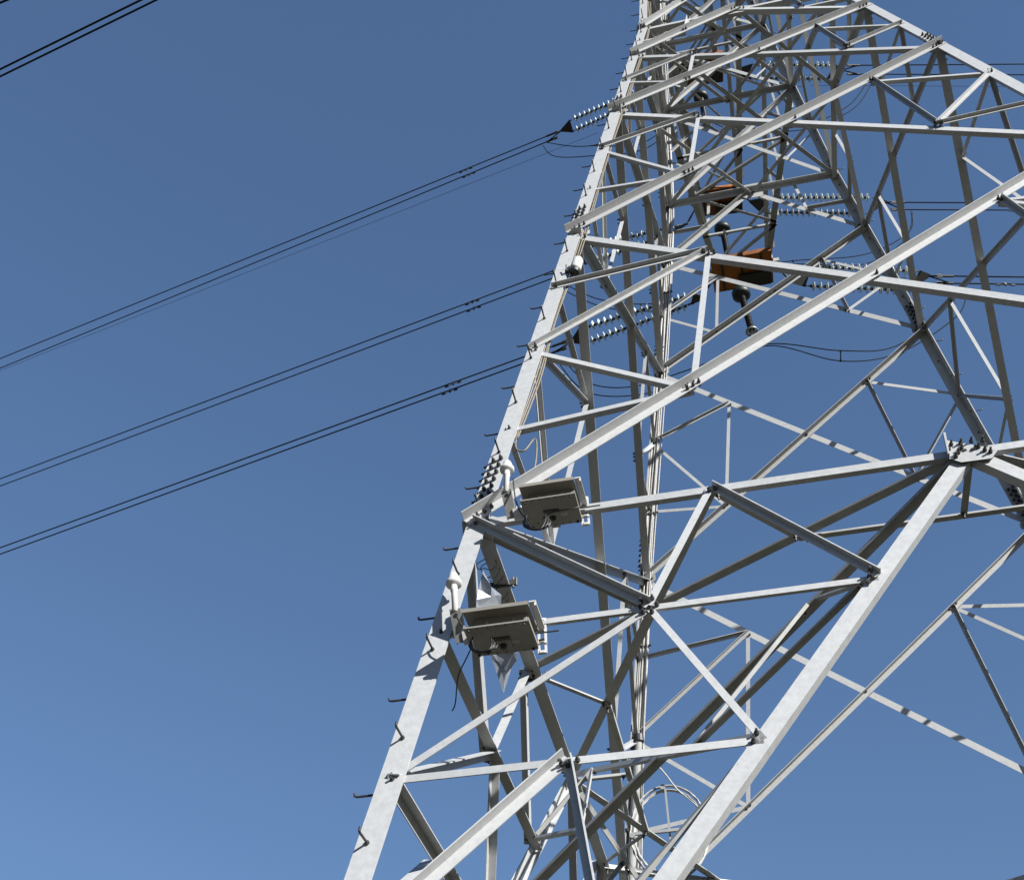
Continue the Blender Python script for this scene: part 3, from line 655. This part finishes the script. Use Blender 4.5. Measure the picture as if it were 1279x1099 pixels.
def loops(cx, cy, off, lab):
    for i in range(5):
        pts = []
        for j in range(11):
            t = math.pi * (-0.15 + 1.3 * j / 10); rr = 1 - 0.07 * i
            pts.append(apt(cx - 17 * rr * math.cos(t) + random.uniform(-1, 1), cy + (9 + 2 * i) * math.sin(t) * rr + random.uniform(-1, 1), off + 0.01 * i))
        cable(pts, 0.006, RUBBER, f'black cable drooping in coils under the {lab} cabinet', group=f'coiled black cables under the {lab} cabinet', k=4)
loops(676, 672, 0.16, 'upper'); loops(610, 826, 0.16, 'lower')
cable([apt(730, 645, .12), apt(722, 651, .14), apt(705, 655, .15), apt(690, 658, .14), apt(676, 668, .12)], 0.006, RUBBER, 'single black cable running along the lower edge of the upper cabinet', k=6)
cable([apt(647, 620, .2), apt(650, 645, .2), apt(655, 658, .16), apt(664, 664, .12)], 0.006, RUBBER, 'black cable from the upper antenna bracket to the coils', k=6)
cable([apt(577, 792, .2), apt(582, 800, .2), apt(590, 810, .16), apt(598, 814, .12)], 0.006, RUBBER, 'black cable from the lower antenna bracket to the coils', k=6)
cable([apt(597, 812, .1), apt(583, 825, .02), apt(568, 833, -.1), apt(556, 842, -.3), apt(552, 852, -.3)], 0.005, RUBBER, 'thin black cable trailing from the lower coils to the dark brace', k=6)

def antenna(xt, yt_, xb, yb, label, off):
    top = apt(xt, yt_, off); c = top
    root = empty('dome_antenna', label, 'antenna', top, 'white dome antennas on short poles')
    L = 0.33 + 0.0
    B = apt(xb, yb, off); d = (B - top).normalized(); L = (B - top).length
    bm = bmesh.new(); lathe(bm, top - d * 0.0, d, [(-0.125, 0.008), (-0.118, 0.022), (-0.09, 0.036), (-0.05, 0.046), (-0.015, 0.052), (-0.012, 0.062), (0.01, 0.062), (0.02, 0.05), (0.03, 0.026)], 24); child('radome', bm, WHITE, root, True)
    bm = bmesh.new(); lathe(bm, top, d, [(0.02, 0.026), (0.07, 0.025), (0.075, 0.029), (0.085, 0.029), (0.09, 0.024), (L, 0.024)], 18); child('pole', bm, WHITE, root, True)
    bm = bmesh.new(); e = EXx
    # hollow dark bracket channel under the pole
    q = B; nrm = nAB
    bd = (-UP * 0.85 + EYo * -0.35 + EXx * 0.12).normalized(); s = bd.cross(EXx).normalized()
    box(bm, q + bd * 0.11, EXx, s, bd, 0.085, 0.008, 0.26)
    for x in (-1, 1): box(bm, q + bd * 0.11 + EXx * x * 0.04 + s * -0.02, EXx, s, bd, 0.006, 0.045, 0.26)
    br = child('bracket', bm, CABINET_D, root)
    bm = bmesh.new(); tube(bm, [q + bd * 0.03 + s * 0.003, q + bd * 0.03 + s * 0.008], 0.015, 12); child('bracket_hole', bm, RUBBER, br)
    bm = bmesh.new(); cc = q + bd * 0.2 + EXx * 0.07
    tube(bm, [cc - EXx * 0.09 - s * 0.03, cc + EXx * 0.05 - s * 0.03], 0.03, 10)
    for k in range(3): tube(bm, [cc + EXx * (-0.05 + 0.035 * k) - s * 0.03 + bd * 0.05, cc + EXx * (-0.05 + 0.035 * k) - s * 0.03 - bd * 0.07], 0.008, 6)
    box(bm, cc + EXx * 0.0 + bd * 0.01, EXx, s, bd, 0.1, 0.03, 0.1)
    child('clamp', bm, WHITE, br)
antenna(572, 744, 574, 779, 'lower white dome antenna in front of the leg beside the lower cabinet', 0.13)
antenna(639, 607, 638, 635, 'upper white dome antenna beside the upper cabinet in front of the diagonal', 0.18)
# white cylindrical antenna on leg near the second node
c = apt(719, 338, 0.02); root = empty('leg_antenna', 'white cylindrical antenna clamped to the leg under the second node', 'lamp', c)
dd = Vector((0.25, 0, 1)).normalized()
bm = bmesh.new(); lathe(bm, c, dd, [(-0.02, 0.05), (0, 0.062), (0.02, 0.066), (0.15, 0.062), (0.18, 0.05), (0.19, 0.02)], 20); child('housing', bm, WHITE, root, True)
bm = bmesh.new(); lathe(bm, c - dd * 0.075, dd, [(0, 0.03), (0.01, 0.058), (0.055, 0.058), (0.06, 0.03)], 20); child('socket', bm, RUBBER, root)
bm = bmesh.new(); box(bm, c + Vector((-0.07, 0, -0.02)), EXx, Vector((0, 1, 0)), UP, 0.1, 0.04, 0.03); tube(bm, [c + Vector((-0.1, -0.03, -0.04)), c + Vector((-0.1, -0.03, 0.07))], 0.008, 6); child('mounting_clamp', bm, BOLT, root)
# beige cables along the near leg
def dpt(z, off, k='A', dx=0.17, dy=0.03): return legpt(k, z, dx + off, dy)
for i, (o0, o1, m_) in enumerate(((-0.005, 0.008, CABLEB), (0.01, 0.03, CABLEB), (0.025, 0.06, CABLEB))):
    zs = [0.3, -1.0, -2.2, ZW, -3.4, -4.2, -4.9, -5.3, -5.6, -5.85]
    pts = [dpt(z, (o0 if j % 2 else o1) + random.uniform(-.008, .008) - (0.04 if z > -2.7 else 0)) for j, z in enumerate(zs)]
    if i == 1: pts += [dpt(-5.9, 0.12), dpt(-5.86, 0.2), dpt(-5.95, 0.27), dpt(-6.06, 0.28)]
    cable(pts, 0.009 if i else 0.007, m_, ('thin beige cable tied closest to the near leg', 'beige cable down the near leg ending in a loop', 'beige cable hanging free beside the near leg')[i])
# cable bundle and conduit on the far left leg
for i in range(7):
    z = -7.6; pts = []
    while z < 1.4:
        dx = 0.03 + 0.028 * i + 0.018 * math.sin(z * 2.3 + i * 1.7) + random.uniform(-.006, .006)
        pts.append(legpt('D', z, dx, 0.045 + 0.012 * (i % 2) + 0.01 * math.sin(z * 3 + i))); z += 0.3
    cable(pts, (0.013, 0.016, 0.012, 0.018, 0.013, 0.015, 0.011)[i], CABLEW, 'one of the pale cables strapped in a bundle down the far left leg', group='pale cables down the far left leg', k=3)
bm = bmesh.new(); P = legpt('D', -5.48, 0.12, 0.12); Q = legpt('D', -7.7, 0.12, 0.12); tube(bm, [P, Q], 0.062, 14); rc = link('cable_conduit', bm, STEEL2, smooth=False); tag(rc, 'thick grey conduit with a black collar at its top on the far left leg', 'conduit')
bm = bmesh.new(); tube(bm, [P - UP * 0.05, P + UP * 0.06], 0.085, 14); c_ = child('collar', bm, RUBBER, rc)
for z in (-6.2, -5.9, -5.1, -4.5, -3.9, -3.3):
    bm = bmesh.new(); box(bm, legpt('D', z, 0.11, 0.07), EXx, Vector((0, 1, 0)), UP, 0.26, 0.012, 0.03)
    for s in (0.0, 0.08, 0.16, 0.22): bolt(bm, legpt('D', z, s, 0.077), Vector((0, -1, 0)), 0.03, 0.012)
    tag(link('cable_clamp', bm, BOLT), 'dark strap holding the pale cables to the far left leg', 'clamp', 'straps round the cables of the far left leg')
# coil of spare cable hung in the plan of level 3, near the far left leg
zc = -6.55
def cpt(x, y): return W(at(x, y, plane=(Vector((0, 1, 0)), 0.75)))
cc = cpt(836, 1037); cxv = (cpt(896, 1037) - cpt(836, 1037)); 
cu = Vector((1, 0, 0)); cv = Vector((0, 0.25, 0.97)).normalized(); R0 = 0.5
root = empty('cable_coil', 'big round coil of pale spare cable hanging behind the thick white K brace', 'cable coil', cc)
for j in range(6):
    bm = bmesh.new(); rr = R0 + random.uniform(-.03, .035); off = Vector((0, random.uniform(-.04, .04), 0)); n = 48
    tube(bm, [cc + off + (cu * math.cos(2 * math.pi * i / n) * rr * (1 + 0.02 * math.sin(3 * i + j)) + cv * math.sin(2 * math.pi * i / n) * rr * 1.45) for i in range(n + 1)], 0.011, 6, False); child('cable_turn', bm, CABLEW, root, True)
for aa in (0.1, 1.65, 3.2, 4.2):
    bm = bmesh.new(); q = cc + cu * math.cos(aa) * R0 + cv * math.sin(aa) * R0 * 1.45; tube(bm, [q - Vector((0, .06, 0)), q + Vector((0, .06, 0))], 0.04, 8); child('tie', bm, STEEL2, root)
bm = bmesh.new(); box(bm, cc, Vector((1, 0, 0)), Vector((0, 1, 0)), UP, 0.95, 0.04, 0.04); box(bm, cc + Vector((.0, 0.05, 0)), Vector((1, 0, 0)), Vector((0, 1, 0)), UP, 0.025, 0.03, 1.25); child('coil_cross', bm, STEEL2, root)
cable([legpt('D', -5.5, 0.2, 0.1), legpt('D', -5.9, 0.26, 0.12), legpt('D', -6.2, 0.3, 0.2), cc + Vector((-.25, 0, .9)), cc + cu * 0.2 + cv * 0.62, cc + cu * 0.45 + cv * 0.3], 0.011, CABLEW, 'pale cable leaving the far left leg to join the hanging coil')
# silvery film reflector beside the dark horizontal of the left face
def rpt(x, y): return W(at(x, y, plane=(N('DA'), -0.09)))
outline = [(603, 712), (614, 748), (628, 800), (640, 830), (629, 866), (612, 815), (598, 790), (594, 755)]
P = [rpt(x, y) for x, y in outline]; bm = bmesh.new(); rr_ = random.Random(3)
L_ = [P[0], P[7], P[6], P[5], P[4]]; R_ = [P[0], P[1], P[2], P[3], P[4]]; rows = []
def along(pl, t): i = min(3, int(t * 4)); return pl[i].lerp(pl[i + 1], t * 4 - i)
for i in range(15):
    t = i / 14; row = []
    for j in range(6):
        p = along(L_, t).lerp(along(R_, t), j / 5); k = math.sin(math.pi * j / 5) * math.sin(math.pi * t)
        row.append(p + Vector((rr_.uniform(-.05, .05), rr_.uniform(-.05, .05), rr_.uniform(-.02, .02))) * min(1, 3 * k) + Vector((0.12, -0.12, 0)) * k)
    rows.append([bm.verts.new(p) for p in row])
for a, b in zip(rows, rows[1:]):
    for j in range(5): bm.faces.new((a[j], a[j + 1], b[j + 1])); bm.faces.new((a[j], b[j + 1], b[j]))
bmesh.ops.solidify(bm, geom=bm.faces[:], thickness=0.006)
rf = link('bird_reflector', bm, FILM); tag(rf, 'crumpled silvery kite-shaped sheet half hidden behind the lower cabinet', 'reflector')
for t, s in ((0.18, 1), (0.3, 1), (0.52, 1)):
    c = W(lerp(fp('DA', 1, LV[3]), fp('DA', 0, LV[3]), t)) + Vector((0.05, 0, -0.05)); bm = bmesh.new()
    box(bm, c, EXx, Vector((0, 1, 0)), UP, 0.3, 0.03, 0.05); tube(bm, [c + EXx * 0.13 - UP * 0.05, c + EXx * 0.13 + UP * 0.06], 0.012, 6); tube(bm, [c + EXx * 0.16 - UP * 0.03, c + EXx * 0.16 + UP * 0.05], 0.01, 6)
    tag(link('beam_clamp', bm, BOLT), 'small dark clamp gripping the dark beam that runs back from the leg', 'clamp', 'clamps on the dark beam behind the cabinets')

# thin black wire wound round the dark beam behind the near leg
A_, B_ = W(fp('DA', 1, LV[3])), W(fp('DA', 0, LV[3])); d_, u_, v_ = basis(B_ - A_); pts = []
for i in range(90):
    t = 0.10 + 0.22 * i / 89 + random.uniform(-.004, .004); a_ = i * 0.62; r_ = 0.085 + random.uniform(-.02, .03)
    pts.append(A_.lerp(B_, t) + (u_ * math.cos(a_) + v_ * math.sin(a_)) * r_ + Vector((0.02, 0, -0.04)))
cable(pts, 0.004, RUBBER, 'thin black wire wound untidily round the dark beam behind the near leg', 'wire', name='loose_wire', k=2)

# ------------------------------------------------------------------ ground and footings
def skyblock_hill(X, Y, r):      # unseen ring of hills added to block low sky light, below the frame
    k = min(1, max(0, (r - 60) / 240)); a = math.atan2(Y, X)
    return k * k * (3 - 2 * k) * min(r, 520) * (0.215 + 0.03 * math.sin(3 * a + 1) + 0.02 * math.sin(7 * a))
bm = bmesh.new(); n = 60; S = 1500.0
vs = [[None] * (n + 1) for _ in range(n + 1)]
for i in range(n + 1):
    for j in range(n + 1):
        x = ((i / n) * 2 - 1); y = ((j / n) * 2 - 1); X = S * x * abs(x); Y = S * y * abs(y); r = math.hypot(X, Y)
        vs[i][j] = bm.verts.new((X, Y, (0.35 * math.sin(X * 0.05) * math.cos(Y * 0.06) + 4 * math.sin(X * 0.004 + 1) * math.sin(Y * 0.005)) * min(1, max(0, (r - 14) / 40)) + skyblock_hill(X, Y, r)))
for i in range(n):
    for j in range(n): bm.faces.new((vs[i][j], vs[i + 1][j], vs[i + 1][j + 1], vs[i][j + 1]))
g = link('ground', bm, ground_mat(), smooth=True); g['kind'] = 'structure'
for k in 'ABCD':
    c = legpt(k, ZF, 0.08, 0.08); bm = bmesh.new(); h = c.z
    loft(bm, [Vector((c.x + x * .55, c.y + y * .55, -0.1)) for x, y in ((-1, -1), (1, -1), (1, 1), (-1, 1))], [Vector((c.x + x * .38, c.y + y * .38, h)) for x, y in ((-1, -1), (1, -1), (1, 1), (-1, 1))])
    bmesh.ops.bevel(bm, geom=bm.edges[:], offset=0.03, segments=1, affect='EDGES')
    tag(link('concrete_footing', bm, CONC), {'A': 'concrete footing block under the near left leg of the tower', 'B': 'concrete footing block under the near right leg of the tower', 'C': 'concrete footing block under the far right leg of the tower', 'D': 'concrete footing block under the far left leg of the tower'}[k], 'footing', 'concrete footings')

# ------------------------------------------------------------------ beyond 100 of one part the least visible ones become one part
def onscreen(o):
    vs = o.data.vertices; st = max(1, len(vs) // 12); P = []
    for i in range(0, min(12, len(vs))):
        p = vs[i].co; q = Vector((p.x / U, p.y / U, p.z / U - ZG)) - CAM; z = q.dot(CF)
        if z > 0.05: P.append((PW / 2 + FPX * q.dot(CR) / z, PH / 2 + FPX * q.dot(CD) / z))
    if len(P) < 2: return 0
    xs = [min(PW, max(0, p[0])) for p in P]; ys = [min(PH, max(0, p[1])) for p in P]
    return (max(xs) - min(xs)) + (max(ys) - min(ys)) if max(xs) > min(xs) and max(ys) > min(ys) else 0
kinds = {}
for o in TWR.children: kinds.setdefault(o.name.split('.')[0], []).append(o)
for k, L in kinds.items():
    if len(L) <= 100: continue
    L.sort(key=onscreen, reverse=True); bm = bmesh.new(); mats = list(L[0].data.materials)
    for o in L[100:]: bm.from_mesh(o.data); bpy.data.objects.remove(o)
    me = bpy.data.meshes.new(k); bm.to_mesh(me); bm.free()
    for m_ in mats: me.materials.append(m_)
    o = bpy.data.objects.new(k, me); COL.objects.link(o); o.parent = TWR; o['kind'] = 'stuff'
scene.cycles.samples = 128
